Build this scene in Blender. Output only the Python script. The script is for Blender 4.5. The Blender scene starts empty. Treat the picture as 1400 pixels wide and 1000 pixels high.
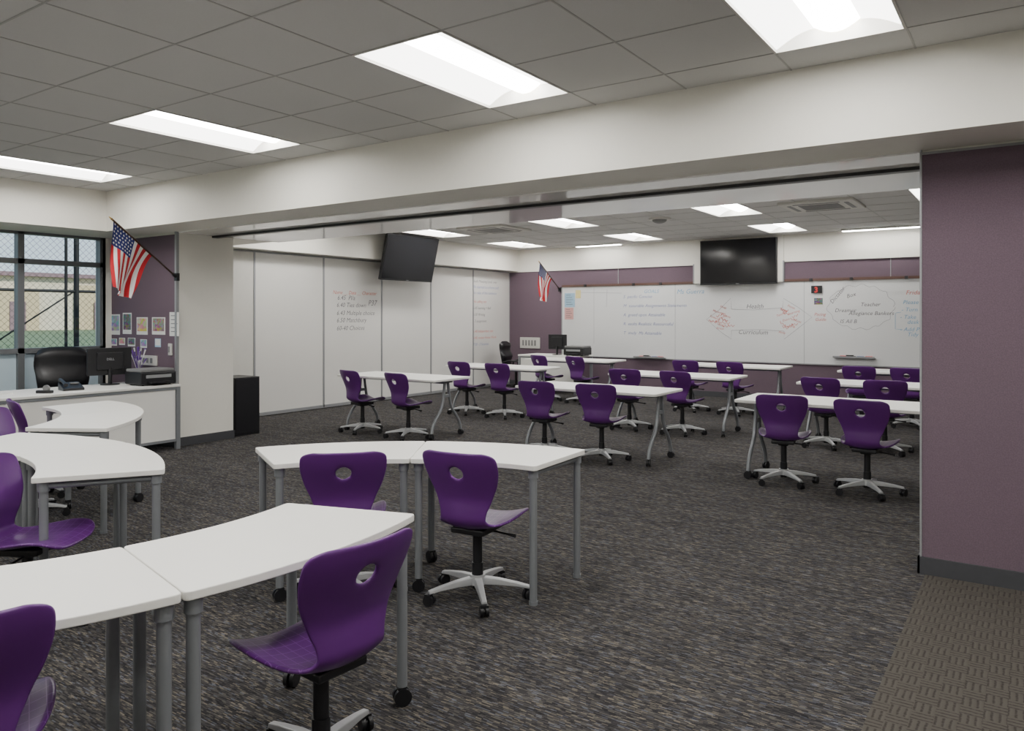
import bpy, math, random
from mathutils import Vector, Matrix
random.seed(4)
PI=math.pi
C=bpy.context.scene.collection
# ---------------------------------------------------------------- camera model
H=1.53; FP=1037.0; YAW=math.atan(711/1037.0); HZ=432.0
SN,CS=math.sin(YAW),math.cos(YAW)
def ray(x):
    t=(x-700)/FP
    return (-SN+CS*t, CS+SN*t)
def onY(x,y,Y):
    a,b=ray(x); d=Y/b; return Vector((a*d,Y,H+d*(HZ-y)/FP))
def onX(x,y,X):
    a,b=ray(x); d=X/a; return Vector((X,b*d,H+d*(HZ-y)/FP))
cam=bpy.data.cameras.new('camera'); co=bpy.data.objects.new('camera',cam); C.objects.link(co)
co.location=(0,0,H); co.rotation_euler=(PI/2,0,YAW)
cam.sensor_width=36; cam.lens=36*FP/1400; cam.shift_y=-(500-HZ)/1400; cam.clip_start=.05; cam.clip_end=500
bpy.context.scene.camera=co
# ---------------------------------------------------------------- materials
def newmat(name):
    m=bpy.data.materials.new(name); m.use_nodes=True
    nt=m.node_tree; return m,nt,nt.nodes['Principled BSDF']
def mat(name,col,rough=.5,metal=0,nscale=0,namt=.12,bump=0,spec=None,emis=0):
    m,nt,p=newmat(name)
    p.inputs['Base Color'].default_value=(*col,1); p.inputs['Roughness'].default_value=rough; p.inputs['Metallic'].default_value=metal
    if spec is not None: p.inputs['Specular IOR Level'].default_value=spec
    if nscale:
        tc=nt.nodes.new('ShaderNodeTexCoord'); n=nt.nodes.new('ShaderNodeTexNoise'); n.inputs['Scale'].default_value=nscale; n.inputs['Detail'].default_value=4
        nt.links.new(tc.outputs['Object'],n.inputs['Vector'])
        r=nt.nodes.new('ShaderNodeMix'); r.data_type='RGBA'
        r.inputs[6].default_value=tuple(c*(1-namt) for c in col)+(1,); r.inputs[7].default_value=tuple(min(1,c*(1+namt)) for c in col)+(1,)
        nt.links.new(n.outputs['Fac'],r.inputs[0]); nt.links.new(r.outputs[2],p.inputs['Base Color'])
        if bump:
            b=nt.nodes.new('ShaderNodeBump'); b.inputs['Strength'].default_value=bump; b.inputs['Distance'].default_value=.002
            nt.links.new(n.outputs['Fac'],b.inputs['Height']); nt.links.new(b.outputs[0],p.inputs['Normal'])
    return m
def emat(name,col,s):
    m,nt,p=newmat(name); p.inputs['Base Color'].default_value=(*col,1)
    p.inputs['Emission Color'].default_value=(*col,1); p.inputs['Emission Strength'].default_value=s; return m
def collage(name,scale,sat,val,tint):
    m,nt,p=newmat(name); N=nt.nodes.new; L=nt.links.new
    tc=N('ShaderNodeTexCoord'); v=N('ShaderNodeTexVoronoi'); v.inputs['Scale'].default_value=scale; L(tc.outputs['Object'],v.inputs['Vector'])
    h=N('ShaderNodeHueSaturation'); h.inputs['Saturation'].default_value=sat; h.inputs['Value'].default_value=val; L(v.outputs['Color'],h.inputs['Color'])
    x=N('ShaderNodeMix'); x.data_type='RGBA'; x.inputs[0].default_value=.5; L(h.outputs[0],x.inputs[6]); x.inputs[7].default_value=(*tint,1); L(x.outputs[2],p.inputs['Base Color']); p.inputs['Roughness'].default_value=.5
    return m
M={}
M['cream']=mat('cream_paint',(.82,.80,.73),.6,0,30,.02,.05)
M['tile']=mat('ceiling_tile',(.58,.575,.565),.9,0,90,.04,.1)
M['tbar']=mat('ceiling_grid',(.40,.395,.385),.6)
M['purplewall']=mat('purple_tack_fabric',(.135,.094,.121),.95,0,160,.35,.5)
M['alum']=mat('aluminium_trim',(.32,.33,.34),.45,.4,60,.05)
M['wframe']=mat('grey_window_frame',(.19,.20,.21),.45,.4,60,.05)
M['base']=mat('rubber_base',(.05,.052,.058),.6,0,20,.1)
M['laminate']=mat('white_laminate',(.87,.86,.815),.38,0,8,.015)
M['leg']=mat('silver_grey_paint',(.25,.265,.28),.38,.35,30,.05)
M['silver']=mat('silver_nylon',(.42,.43,.44),.35,.4,40,.05)
M['black']=mat('black_plastic',(.010,.010,.012),.4,0,30,.1)
M['blacksoft']=mat('black_leather',(.012,.012,.014),.4,0,25,.2,.3)
M['screen']=mat('dark_glass_screen',(.006,.006,.008),.12,0,5,.05)
M['board']=mat('white_board_enamel',(.73,.74,.74),.28,0,3,.015)
M['panel']=mat('cream_sliding_panel',(.70,.69,.66),.22,0,3,.02)
M['gloss']=mat('glossy_white_panel',(.88,.87,.85),.05,0,2,.01,0,1.0)
M['paper']=mat('white_paper',(.75,.75,.72),.8,0,20,.04)
M['brown']=mat('cork_rail',(.10,.05,.035),.6,0,40,.1)
M['offwhite']=mat('offwhite_plastic',(.6,.59,.55),.5,0,20,.04)
M['grey']=mat('grey_plastic',(.2,.2,.2),.5,0,20,.06)
M['ired']=mat('red_marker',(.66,.13,.10),.6); M['iblue']=mat('blue_marker',(.16,.20,.44),.6); M['iblack']=mat('black_marker',(.12,.12,.14),.6); M['icyan']=mat('cyan_marker',(.12,.36,.58),.6); M['igrey']=mat('faint_grey_marker',(.30,.30,.33),.6)
M['bred']=mat('bold_red_ink',(.7,.03,.03),.6)
M['fred']=mat('flag_red',(.50,.012,.022),.8,0,60,.1); M['fwhite']=mat('flag_white',(.80,.79,.77),.8,0,60,.04); M['fblue']=mat('flag_blue',(.018,.028,.17),.8,0,60,.1)
M['wood']=mat('pole_wood',(.06,.028,.015),.4,0,20,.2); M['gold']=mat('brass',(.6,.4,.12),.3,.9)
M['pa']=mat('pink_paper',(.75,.42,.40),.8,0,20,.1); M['pb']=mat('blue_paper',(.36,.55,.70),.8,0,20,.1); M['pc']=mat('yellow_paper',(.75,.65,.3),.8,0,20,.1)
M['pd']=collage('warm_photo_print',30,1.0,.6,(.28,.12,.06)); M['pe']=collage('blue_photo_print',24,1.0,.7,(.25,.35,.5)); M['pf']=collage('dark_photo_print',34,1.0,.4,(.06,.05,.06)); M['ph']=collage('orange_photo_print',20,1.0,.8,(.7,.42,.10))
M['stucco']=mat('beige_stucco',(.68,.55,.35),.9,0,3,.06); M['roof']=mat('mauve_fascia',(.30,.2,.22),.8,0,2,.08); M['grass']=mat('lawn',(.19,.24,.11),1,0,1.5,.3); M['whitewall']=mat('pale_wall_paint',(.78,.70,.56),.9,0,2,.05)
M['fence']=mat('black_vinyl_wire',(.012,.013,.014),.6,0,30,.1)
M['bluepanel']=mat('pale_blue_panel',(.55,.68,.76),.4,0,6,.03)
M['lamp']=emat('lamp_basket_glow',(1,.98,.945),30)
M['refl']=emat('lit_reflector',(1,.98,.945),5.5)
M['purpleacc']=mat('purple_foil',(.16,.05,.35),.5,0,60,.3)
m,nt,p=newmat('purple_shell_plastic'); M['purple']=m
p.inputs['Roughness'].default_value=.34
uv=nt.nodes.new('ShaderNodeUVMap'); br=nt.nodes.new('ShaderNodeTexBrick'); br.offset=0; br.inputs['Scale'].default_value=1
br.inputs['Brick Width'].default_value=.042; br.inputs['Row Height'].default_value=.042; br.inputs['Mortar Size'].default_value=.0014; br.inputs['Mortar Smooth'].default_value=.3
br.inputs['Color1'].default_value=(.106,.021,.168,1); br.inputs['Color2'].default_value=(.100,.019,.160,1); br.inputs['Mortar'].default_value=(.20,.08,.29,1)
nt.links.new(uv.outputs[0],br.inputs['Vector'])
sx=nt.nodes.new('ShaderNodeSeparateXYZ'); nt.links.new(uv.outputs[0],sx.inputs[0])
gt=nt.nodes.new('ShaderNodeMath'); gt.operation='GREATER_THAN'; gt.inputs[1].default_value=.44; nt.links.new(sx.outputs[1],gt.inputs[0])
mx=nt.nodes.new('ShaderNodeMix'); mx.data_type='RGBA'; mx.inputs[6].default_value=(.104,.020,.166,1)
nt.links.new(gt.outputs[0],mx.inputs[0]); nt.links.new(br.outputs['Color'],mx.inputs[7]); nt.links.new(mx.outputs[2],p.inputs['Base Color'])
# carpet
def carpet():
    m,nt,p=newmat('streaked_charcoal_carpet'); L=nt.links.new; N=nt.nodes.new
    p.inputs['Roughness'].default_value=1; p.inputs['Specular IOR Level'].default_value=.1
    tc=N('ShaderNodeTexCoord'); sp=N('ShaderNodeSeparateXYZ'); L(tc.outputs['Object'],sp.inputs[0])
    def ma(op,a,b=None):
        n=N('ShaderNodeMath'); n.operation=op
        for i,v in enumerate((a,b)):
            if v is None: continue
            if isinstance(v,(int,float)): n.inputs[i].default_value=v
            else: L(v,n.inputs[i])
        return n.outputs[0]
    def cells(lx,ly,seed):
        row=ma('FLOOR',ma('DIVIDE',sp.outputs[1],ly)); w1=N('ShaderNodeTexWhiteNoise'); w1.noise_dimensions='1D'; L(ma('ADD',row,seed),w1.inputs['W'])
        col=ma('FLOOR',ma('ADD',ma('DIVIDE',sp.outputs[0],lx),ma('MULTIPLY',w1.outputs[0],37.0)))
        cb=N('ShaderNodeCombineXYZ'); L(col,cb.inputs[0]); L(row,cb.inputs[1]); cb.inputs[2].default_value=seed
        w2=N('ShaderNodeTexWhiteNoise'); w2.noise_dimensions='3D'; L(cb.outputs[0],w2.inputs['Vector']); return w2.outputs[0]
    def ramp(src,els,con=False):
        r=N('ShaderNodeValToRGB'); L(src,r.inputs[0]); e=r.color_ramp.elements
        e[0].position,e[0].color=els[0][0],(*els[0][1],1); e[1].position,e[1].color=els[-1][0],(*els[-1][1],1)
        for q in els[1:-1]:
            k=e.new(q[0]); k.color=(*q[1],1)
        if con: r.color_ramp.interpolation='CONSTANT'
        return r.outputs[0]
    def mul(a,b,f=1.0):
        m1=N('ShaderNodeMix'); m1.data_type='RGBA'; m1.blend_type='MULTIPLY'; m1.inputs[0].default_value=f; L(a,m1.inputs[6]); L(b,m1.inputs[7]); return m1.outputs[2]
    fine=ramp(cells(.026,.0050,3),[(0,(.028,.027,.029)),(.30,(.045,.043,.044)),(.58,(.066,.063,.060)),(.80,(.118,.106,.089)),(.91,(.080,.085,.104)),(1,(.16,.14,.11))],True)
    mid=ramp(cells(.12,.0100,9),[(0,(.66,.66,.68)),(1,(1.26,1.23,1.18))])
    big=ramp(cells(.5,.030,21),[(0,(.84,.84,.84)),(1,(1.14,1.14,1.12))])
    L(mul(mul(fine,mid),big),p.inputs['Base Color'])
    w=N('ShaderNodeMath'); w.operation='SINE'; L(ma('MULTIPLY',sp.outputs[1],2*PI/.010),w.inputs[0])
    bp=N('ShaderNodeBump'); bp.inputs['Strength'].default_value=.25; bp.inputs['Distance'].default_value=.0015; L(w.outputs[0],bp.inputs['Height']); L(bp.outputs[0],p.inputs['Normal'])
    return m
M['carpet']=carpet()
def carpet2():
    m,nt,p=newmat('basket_pattern_walkoff_carpet'); L=nt.links.new; N=nt.nodes.new
    p.inputs['Roughness'].default_value=1; p.inputs['Specular IOR Level'].default_value=.1
    tc=N('ShaderNodeTexCoord'); mp=N('ShaderNodeMapping'); L(tc.outputs['Object'],mp.inputs[0])
    ck=N('ShaderNodeTexChecker'); ck.inputs['Scale'].default_value=13; L(mp.outputs[0],ck.inputs['Vector'])
    w1=N('ShaderNodeTexWave'); w1.bands_direction='X'; w1.inputs['Scale'].default_value=12.5; w1.inputs['Distortion'].default_value=.8; L(mp.outputs[0],w1.inputs['Vector'])
    w2=N('ShaderNodeTexWave'); w2.bands_direction='Y'; w2.inputs['Scale'].default_value=12.5; w2.inputs['Distortion'].default_value=.8; L(mp.outputs[0],w2.inputs['Vector'])
    mx=N('ShaderNodeMix'); mx.data_type='FLOAT'; L(ck.outputs['Fac'],mx.inputs[0]); L(w1.outputs['Fac'],mx.inputs[2]); L(w2.outputs['Fac'],mx.inputs[3])
    n=N('ShaderNodeTexNoise'); n.inputs['Scale'].default_value=80; L(mp.outputs[0],n.inputs['Vector'])
    ad=N('ShaderNodeMath'); ad.operation='MULTIPLY_ADD'; L(n.outputs['Fac'],ad.inputs[0]); ad.inputs[1].default_value=1.1; L(mx.outputs[0],ad.inputs[2])
    r=N('ShaderNodeValToRGB'); L(ad.outputs[0],r.inputs[0]); e=r.color_ramp.elements; e[0].position=.50; e[0].color=(.038,.034,.030,1); e[1].position=1.0; e[1].color=(.076,.069,.060,1)
    L(r.outputs[0],p.inputs['Base Color'])
    bp=N('ShaderNodeBump'); bp.inputs['Strength'].default_value=.5; bp.inputs['Distance'].default_value=.004; L(mx.outputs[0],bp.inputs['Height']); L(bp.outputs[0],p.inputs['Normal'])
    return m
M['carpet2']=carpet2()
def glassmat():
    m,nt,p=newmat('window_glass'); N=nt.nodes.new; L=nt.links.new
    t=N('ShaderNodeBsdfTransparent'); g=N('ShaderNodeBsdfGlossy'); g.inputs['Roughness'].default_value=.02; mx=N('ShaderNodeMixShader'); mx.inputs[0].default_value=.04
    t.inputs[0].default_value=(.92,.94,.95,1)
    L(t.outputs[0],mx.inputs[1]); L(g.outputs[0],mx.inputs[2]); L(mx.outputs[0],nt.nodes['Material Output'].inputs[0]); return m
M['glass']=glassmat()
# ---------------------------------------------------------------- mesh builder
class MB:
    def __init__(s): s.v=[]; s.f=[]; s.sm=[]; s.mi=[]; s.T=Matrix.Identity(4)
    def add(s,vs,fs,smooth=False,mi=0):
        o=len(s.v); s.v+= [tuple(s.T@Vector(v)) for v in vs]
        for f in fs: s.f.append([i+o for i in f]); s.sm.append(smooth); s.mi.append(mi)
        return s
    def box(s,x0,x1,y0,y1,z0,z1,mi=0):
        vs=[(x0,y0,z0),(x1,y0,z0),(x1,y1,z0),(x0,y1,z0),(x0,y0,z1),(x1,y0,z1),(x1,y1,z1),(x0,y1,z1)]
        return s.add(vs,[(3,2,1,0),(4,5,6,7),(0,1,5,4),(1,2,6,5),(2,3,7,6),(3,0,4,7)],mi=mi)
    def cbox(s,c,d,mi=0):
        return s.box(c[0]-d[0]/2,c[0]+d[0]/2,c[1]-d[1]/2,c[1]+d[1]/2,c[2]-d[2]/2,c[2]+d[2]/2,mi)
    def tube(s,pts,r,n=12,cap=True,mi=0):
        pts=[Vector(p) for p in pts]; k=len(pts)
        rs=r if isinstance(r,(list,tuple)) else [r]*k
        t0=(pts[1]-pts[0]).normalized(); up=Vector((0,0,1)) if abs(t0.z)<.9 else Vector((1,0,0))
        a=t0.cross(up).normalized(); vs=[]
        for i,p in enumerate(pts):
            if i==0:t=pts[1]-pts[0]
            elif i==k-1:t=pts[-1]-pts[-2]
            else:t=(pts[i+1]-pts[i]).normalized()+(pts[i]-pts[i-1]).normalized()
            t.normalize(); a=(a-t*a.dot(t)).normalized(); b=t.cross(a)
            for j in range(n):
                q=2*PI*j/n; vs.append(p+(a*math.cos(q)+b*math.sin(q))*rs[i])
        fs=[(i*n+j,i*n+(j+1)%n,(i+1)*n+(j+1)%n,(i+1)*n+j) for i in range(k-1) for j in range(n)]
        s.add(vs,fs,True,mi)
        if cap:
            s.add(vs[:n],[tuple(reversed(range(n)))],mi=mi); s.add(vs[-n:],[tuple(range(n))],mi=mi)
        return s
    def prism(s,out,z0,z1,mi=0):
        n=len(out); vs=[(x,y,z0) for x,y in out]+[(x,y,z1) for x,y in out]
        s.add(vs,[tuple(reversed(range(n))),tuple(range(n,2*n))]+[(i,(i+1)%n,n+(i+1)%n,n+i) for i in range(n)],mi=mi); return s
    def sphere(s,c,r,n=12,mi=0,sc=(1,1,1)):
        vs=[];m_=n//2
        for i in range(m_+1):
            th=PI*i/m_
            for j in range(n):
                ph=2*PI*j/n; vs.append((c[0]+r*sc[0]*math.sin(th)*math.cos(ph),c[1]+r*sc[1]*math.sin(th)*math.sin(ph),c[2]+r*sc[2]*math.cos(th)))
        return s.add(vs,[(i*n+j,(i+1)*n+j,(i+1)*n+(j+1)%n,i*n+(j+1)%n) for i in range(m_) for j in range(n)],True,mi)
    def build(s,name,m,parent=None,bevel=0,seg=2,label=None):
        me=bpy.data.meshes.new(name); me.from_pydata(s.v,[],s.f)
        for q in (m if isinstance(m,(list,tuple)) else [m]): me.materials.append(M[q])
        for p_,a,b in zip(me.polygons,s.sm,s.mi): p_.use_smooth=a; p_.material_index=b
        me.update(); o=bpy.data.objects.new(name,me); C.objects.link(o)
        if parent: o.parent=parent
        if bevel:
            b=o.modifiers.new('bevel','BEVEL'); b.width=bevel; b.segments=seg; b.limit_method='ANGLE'; b.angle_limit=math.radians(50)
        if label: o['label']=label
        return o
def empty(name,loc=(0,0,0),rz=0,label=None,cat=None,group=None):
    o=bpy.data.objects.new(name,None); C.objects.link(o); o.location=loc; o.rotation_euler=(0,0,rz); o.empty_display_size=.1
    tag(o,label,cat,group); return o
def tag(o,label=None,cat=None,group=None,kind=None):
    if label:o['label']=label
    if cat:o['category']=cat
    if group:o['group']=group
    if kind:o['kind']=kind
    return o
def struct(o,label): return tag(o,label,'room shell',None,'structure')
def dup(root,loc,rz,label,group=None):
    def rec(o,par):
        c=o.copy(); C.objects.link(c)
        if par: c.parent=par
        for ch in list(o.children): rec(ch,c)
        return c
    r=rec(root,None); r.location=loc; r.rotation_euler=(0,0,rz); r['label']=label
    if group:r['group']=group
    return r
def text(body,size,loc,rot,m,parent,name='handwriting',shear=.25,sp=1.0,off=0.0,al='LEFT'):
    cu=bpy.data.curves.new('t','FONT'); cu.body=body; cu.size=size; cu.shear=shear; cu.space_line=sp; cu.offset=off; cu.align_x=al; cu.resolution_u=2
    o=bpy.data.objects.new('t',cu); C.objects.link(o); bpy.context.view_layer.update()
    me=bpy.data.meshes.new_from_object(o); bpy.data.objects.remove(o)
    me.materials.clear(); me.materials.append(M[m])
    q=bpy.data.objects.new(name,me); C.objects.link(q); q.location=loc; q.rotation_euler=rot
    if parent:q.parent=parent
    return q
# ---------------------------------------------------------------- room
XW=-9.7; YB=14.0; ZC=2.98; ZS=2.516; YF=4.62; XE=3.2; Y0=-3.0; YH=6.55
XC=-.55
struct(MB().box(XW-.2,XC+.03,Y0,YB+.2,-.1,0).build('floor','carpet'),'dark charcoal streaked carpet across both rooms')
struct(MB().box(XC+.03,XE+.2,Y0,YB+.2,-.1,0).build('floor','carpet2'),'dark taupe carpet with basket pattern at the right')
w=MB()
w.box(XW-.18,XW,Y0,5.3,0,.45).box(XW-.18,XW,Y0,5.3,ZS+.02,3.2).box(XW-.18,XW,Y0,.30,.45,ZS+.02).box(XW-.18,XW,4.99,5.3,.45,ZS+.02).box(XW-.18,XW,5.3,YB+.2,0,3.2)
struct(w.build('wall_left','cream'),'cream left wall with the window opening')
wb=struct(MB().box(XW,XE,YB,YB+.2,0,3.2).build('wall_back','cream'),'far wall carrying the long whiteboard')
struct(MB().box(XE,XE+.2,Y0,YB+.2,0,3.2).build('wall_right','cream'),'cream right wall')
struct(MB().box(XW-.2,XE+.2,Y0-.2,Y0,0,3.2).build('wall_front','cream'),'cream wall behind the camera')
struct(MB().box(XW,-8.9,Y0,YF,ZS,3.1).box(XW,-9.4,YH,YB,ZS,3.1).build('trim_1','cream'),'cream soffit above window and panels')
struct(MB().box(XW,XE,YF,YH,ZS,3.2).build('trim_2','cream'),'deep cream beam between the two rooms')
wr=struct(MB().box(XC,XE,5.12,5.86,0,ZS).build('wall_divider','cream'),'divider wall at the right end of the opening')
MB().box(XC+.010,XE,5.095,5.12,.10,ZS-.03).build('tack_panel','purplewall',wr)
MB().box(XC-.001,XC+.010,5.09,5.14,.10,ZS).box(XC+.010,XE,5.09,5.12,ZS-.03,ZS-.016).build('edge_trim','alum',wr)
struct(MB().box(XC-.012,XE,5.08,5.12,0,.10).box(XC-.012,XC,5.08,5.87,0,.10).build('baseboard_right','base'),'dark rubber baseboard under the right purple wall')
XL=-8.25
wl=struct(MB().box(XW,XL,5.12,5.86,0,ZS).build('wall_column','cream'),'cream column at the left end of the opening')
MB().box(XW,XL-.03,5.10,5.12,.10,ZS-.03).build('tack_panel','purplewall',wl)
MB().box(XL-.03,XL+.004,5.09,5.125,.10,ZS).build('edge_trim','alum',wl)
struct(MB().box(XL,XL+.012,5.10,5.87,0,.10).box(XW,XL+.012,5.085,5.12,0,.10).build('baseboard_left','base'),'dark rubber baseboard around the left column')
pt=empty('partition_track',(-4.4,5.6,ZS),0,'glossy white overhead header with black track slot under the beam','partition track')
MB().box(XL+4.4,XC+4.4,-.48,-.04,-.012,0).build('header_panel','gloss',pt)
MB().box(XL+4.4,XC+4.4,.04,.95,-.012,0).build('header_panel','gloss',pt)
MB().box(XL+4.4,XC+4.4,-.04,.04,-.035,0).build('track_rail','black',pt)
def PX(x,Y=YB): return onY(x,432,Y).x
tvl,tvr=PX(951),PX(1073)
WBl=PX(770); ZT=2.14; ZB=.69
MB().box(XW,WBl,YB-.02,YB,.1,ZS).box(WBl,tvl,YB-.02,YB,ZT,ZS-.02).box(tvr,XE,YB-.02,YB,ZT,ZS-.02).box(WBl,XE,YB-.02,YB,.1,ZB).build('tack_panel','purplewall',wb)
sb=MB().box(XW,XE,YB-.05,YB,ZS-.02,3.1)
sb.box(tvl,tvr,YB-.10,YB,ZT,3.1); sb.build('soffit','cream',wb)
tm=MB()
for xx in (PX(1218),PX(846)): tm.box(xx-.006,xx+.006,YB-.028,YB,ZT,ZS-.02)
tm.box(tvl-.01,tvl+.01,YB-.11,YB,ZT,ZS); tm.box(tvr-.01,tvr+.01,YB-.11,YB,ZT,ZS)
tm.build('edge_trim','alum',wb)
struct(MB().box(XW,XE,YB-.03,YB,0,.1).build('baseboard_back','base'),'dark rubber baseboard on the far wall')
LW,LL=.65,1.3
near_l=[(-8.32,2.97),(-5.72,2.97),(-3.12,2.97),(-1.17,2.97)]
near_h=[(-8.32,.37),(-5.72,.37),(-3.12,.37),(-1.17,.37),(.78,2.97),(.78,.37),(-5.72,-2.23),(-3.12,-2.23)]
far_l=[(-8.975,9.55),(-6.375,9.55),(-3.775,9.55),(-1.175,9.55),(-8.975,12.15),(-6.375,12.15),(-3.775,12.15)]
far_h=[(-8.975,6.95),(-6.375,6.95),(-3.775,6.95),(-1.175,6.95)]
def ceiling(x0,x1,y0,y1,gx,gy,lights,label):
    def lines(a,b,g):
        k=math.ceil((a-g)/.65+1e-6); r=[a]
        while g+k*.65<b-1e-6: r.append(g+k*.65); k+=1
        return r+[b]
    xs,ys=lines(x0,x1,gx),lines(y0,y1,gy)
    inl=lambda x,y:any(a+.01<x<a+LW-.01 and b+.01<y<b+LL-.01 for a,b in lights)
    c=MB(); g=MB()
    for i in range(len(xs)-1):
        for j in range(len(ys)-1):
            xm,ym=(xs[i]+xs[i+1])/2,(ys[j]+ys[j+1])/2
            if not inl(xm,ym): c.box(xs[i],xs[i+1],ys[j],ys[j+1],ZC,ZC+.03)
            if i and not inl(xs[i],ym): g.box(xs[i]-.005,xs[i]+.005,ys[j],ys[j+1],ZC-.003,ZC)
            if j and not inl(xm,ys[j]): g.box(xs[i],xs[i+1],ys[j]-.005,ys[j]+.005,ZC-.003,ZC)
    ce=struct(c.build('ceiling','tile'),label); g.build('grid','tbar',ce)
ceiling(-8.9,XE,Y0,YF,-8.32,2.97,near_l+near_h,'grey acoustic tile ceiling of the near room')
ceiling(-9.4,XE,YH,YB,-8.975,9.55,far_l+far_h,'grey acoustic tile ceiling of the far room')
def make_troffer():
    r=empty('ceiling_light')
    f=MB(); e=.012
    f.box(0,LW,0,e,-.006,.10).box(0,LW,LL-e,LL,-.006,.10).box(0,e,0,LL,-.006,.10).box(LW-e,LW,0,LL,-.006,.10).box(0,LW,0,LL,.10,.11)
    f.build('frame','offwhite',r)
    q=MB(); n=8
    for sgn in (0,1):
        vs=[]
        for i in range(n+1):
            a=i/n; x=e+(.21-e)*a; z=.012+.075*math.sin(a*PI/2)
            if sgn: x=LW-x
            vs+=[(x,e,z),(x,LL-e,z)]
        fs=[(2*i,2*i+2,2*i+3,2*i+1) if not sgn else (2*i,2*i+1,2*i+3,2*i+2) for i in range(n)]
        q.add(vs,fs,True)
    q.build('reflector','refl',r)
    q=MB(); vs=[]
    for i in range(n+1):
        a=i/n; x=.21+.23*a; z=.087-.045*math.sin(a*PI); vs+=[(x,.03,z),(x,LL-.03,z)]
    q.add(vs,[(2*i,2*i+2,2*i+3,2*i+1) for i in range(n)],True)
    q.build('diffuser','lamp',r)
    return r
tro=make_troffer(); first=True
labs=['recessed bright ceiling light above the window at far left','recessed bright ceiling light second from left in near ceiling','large recessed bright ceiling light near the photo\'s top centre','recessed bright ceiling light cut by the top right of the photo']
labs2=['far room ceiling light nearest the angled television','far room ceiling light just right of the left ceiling cassette','far room ceiling light left of the right ceiling cassette','far room ceiling light half hidden by the right purple wall','back row far room ceiling light nearest the left panels','back row far room ceiling light left of the wall mounted television','back row far room ceiling light above the wall mounted television']
for (a,b),l in zip(near_l+far_l,labs+labs2):
    if first: tro.location=(a,b,ZC); tag(tro,l,'ceiling light','recessed ceiling lights'); first=False
    else: dup(tro,(a,b,ZC),0,l)
for (a,b) in near_h+far_h: dup(tro,(a,b,ZC),0,'recessed ceiling light out of sight above the beam or behind the viewer','ceiling lights out of view')
for xa,xb,l in ((PX(790,13.7),PX(850,13.7),'thin linear ceiling light washing the far wall left of the television'),(PX(1152,13.7),PX(1152,13.7)+1.3,'thin linear ceiling light washing the far wall right of the television')):
    r=empty('linear_light',((xa+xb)/2,13.65,ZC),0,l,'ceiling light','linear wall washers'); hw=(xb-xa)/2
    MB().box(-hw,hw,-.06,.06,-.03,.0).build('housing','offwhite',r)
    MB().box(-hw+.01,hw-.01,-.05,.05,-.038,-.03).build('diffuser','lamp',r)
def cassette(x,y,l):
    r=empty('ceiling_cassette',(x,y,ZC-.035),0,l,'air vent','ceiling air cassettes')
    MB().box(-.45,.45,-.45,.45,.0,.035).build('housing','offwhite',r,.01)
    g=MB()
    for i in range(12): g.box(-.24,.24,-.235+i*.04,-.215+i*.04,-.006,0)
    g.build('grille','grey',r)
    g=MB(); g.box(-.28,.28,.32,.37,-.004,0).box(-.28,.28,-.37,-.32,-.004,0).box(.32,.37,-.28,.28,-.004,0).box(-.37,-.32,-.28,.28,-.004,0); g.build('air_slot','grey',r)
cassette(-2.25,10.4,'square white ceiling air cassette above the wall television')
cassette(-7.35,10.2,'square white ceiling air cassette nearest the angled television')
r=empty('ceiling_speaker',(-4.55,10.5,ZC),0,'small dark round dome on the far room ceiling','ceiling dome')
MB().tube([(0,0,0),(0,0,-.03)],.16,20).build('ring','offwhite',r); MB().sphere((0,0,-.03),.11,16,0,(1,1,.5)).build('dome','grey',r)
# ---------------------------------------------------------------- window
wn=struct(bpy.data.objects.new('window_1',None),'grey framed window with fence and school building outside'); C.objects.link(wn)
ms=[4.99-.94*i for i in range(6)]
f=MB()
for y in ms: f.box(XW-.10,XW+.0,y-.035,y+.035,.45,ZS+.02)
for z in (.45,1.12,2.17,ZS-.0): f.box(XW-.10,XW,ms[-1],ms[0],z-.03,z+.03)
f.build('window_frame','wframe',wn)
g=MB(); g2=MB()
for i in range(5):
    g.box(XW-.055,XW-.049,ms[i+1]+.035,ms[i]-.035,1.15,2.14).box(XW-.055,XW-.049,ms[i+1]+.035,ms[i]-.035,2.2,ZS-.03)
    g2.box(XW-.06,XW-.05,ms[i+1]+.035,ms[i]-.035,.48,1.09)
g.build('pane','glass',wn); g2.build('spandrel','bluepanel',wn)
struct(MB().box(-200,XW-.18,-80,200,-.25,-.1).build('ground','grass'),'green lawn outside the window')
def fence():
    r=empty('chain_link_fence',(-12,5,-.1),0,'black chain link fence with posts right outside the window','fence')
    mm=MB(); hgt=3.6; y0,y1=-3,6.5; s=.075*1.25; th=.0026
    n=int((y1-y0+hgt)/s)
    for i in range(n):
        a=y0-hgt+i*s
        for sg in (1,-1):
            za,zb=0,hgt
            if sg==1:
                ya,yb=a,a+hgt
                if ya<y0: za=y0-ya; ya=y0
                if yb>y1: zb=hgt-(yb-y1); yb=y1
            else:
                ya,yb=a+hgt,a
                if ya>y1: za=ya-y1; ya=y1
                if yb<y0: zb=hgt-(y0-yb); yb=y0
            if zb-za<.02: continue
            mm.tube([(0.004*sg,ya,za),(0.004*sg,yb,zb)],th,3,False)
    mm.build('wire_mesh','fence',r)
    for y,rr in ((.75,.038),(-1.0,.04),(-.85,.03),(-1.25,.045),(3.5,.03),(.60,.022)): MB().tube([(.05,y,0),(.05,y,hgt)],rr,10).build('post','fence',r)
    MB().tube([(.05,y0,2.0),(.05,y1,2.0)],.022,8).tube([(.05,y0,hgt),(.05,y1,hgt)],.022,8).tube([(.05,y0,.05),(.05,y1,.05)],.022,8).build('rail','fence',r)
    MB().tube([(.05,-.85,.9),(.05,.72,2.0)],.012,8).build('brace','fence',r)
fence()
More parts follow.
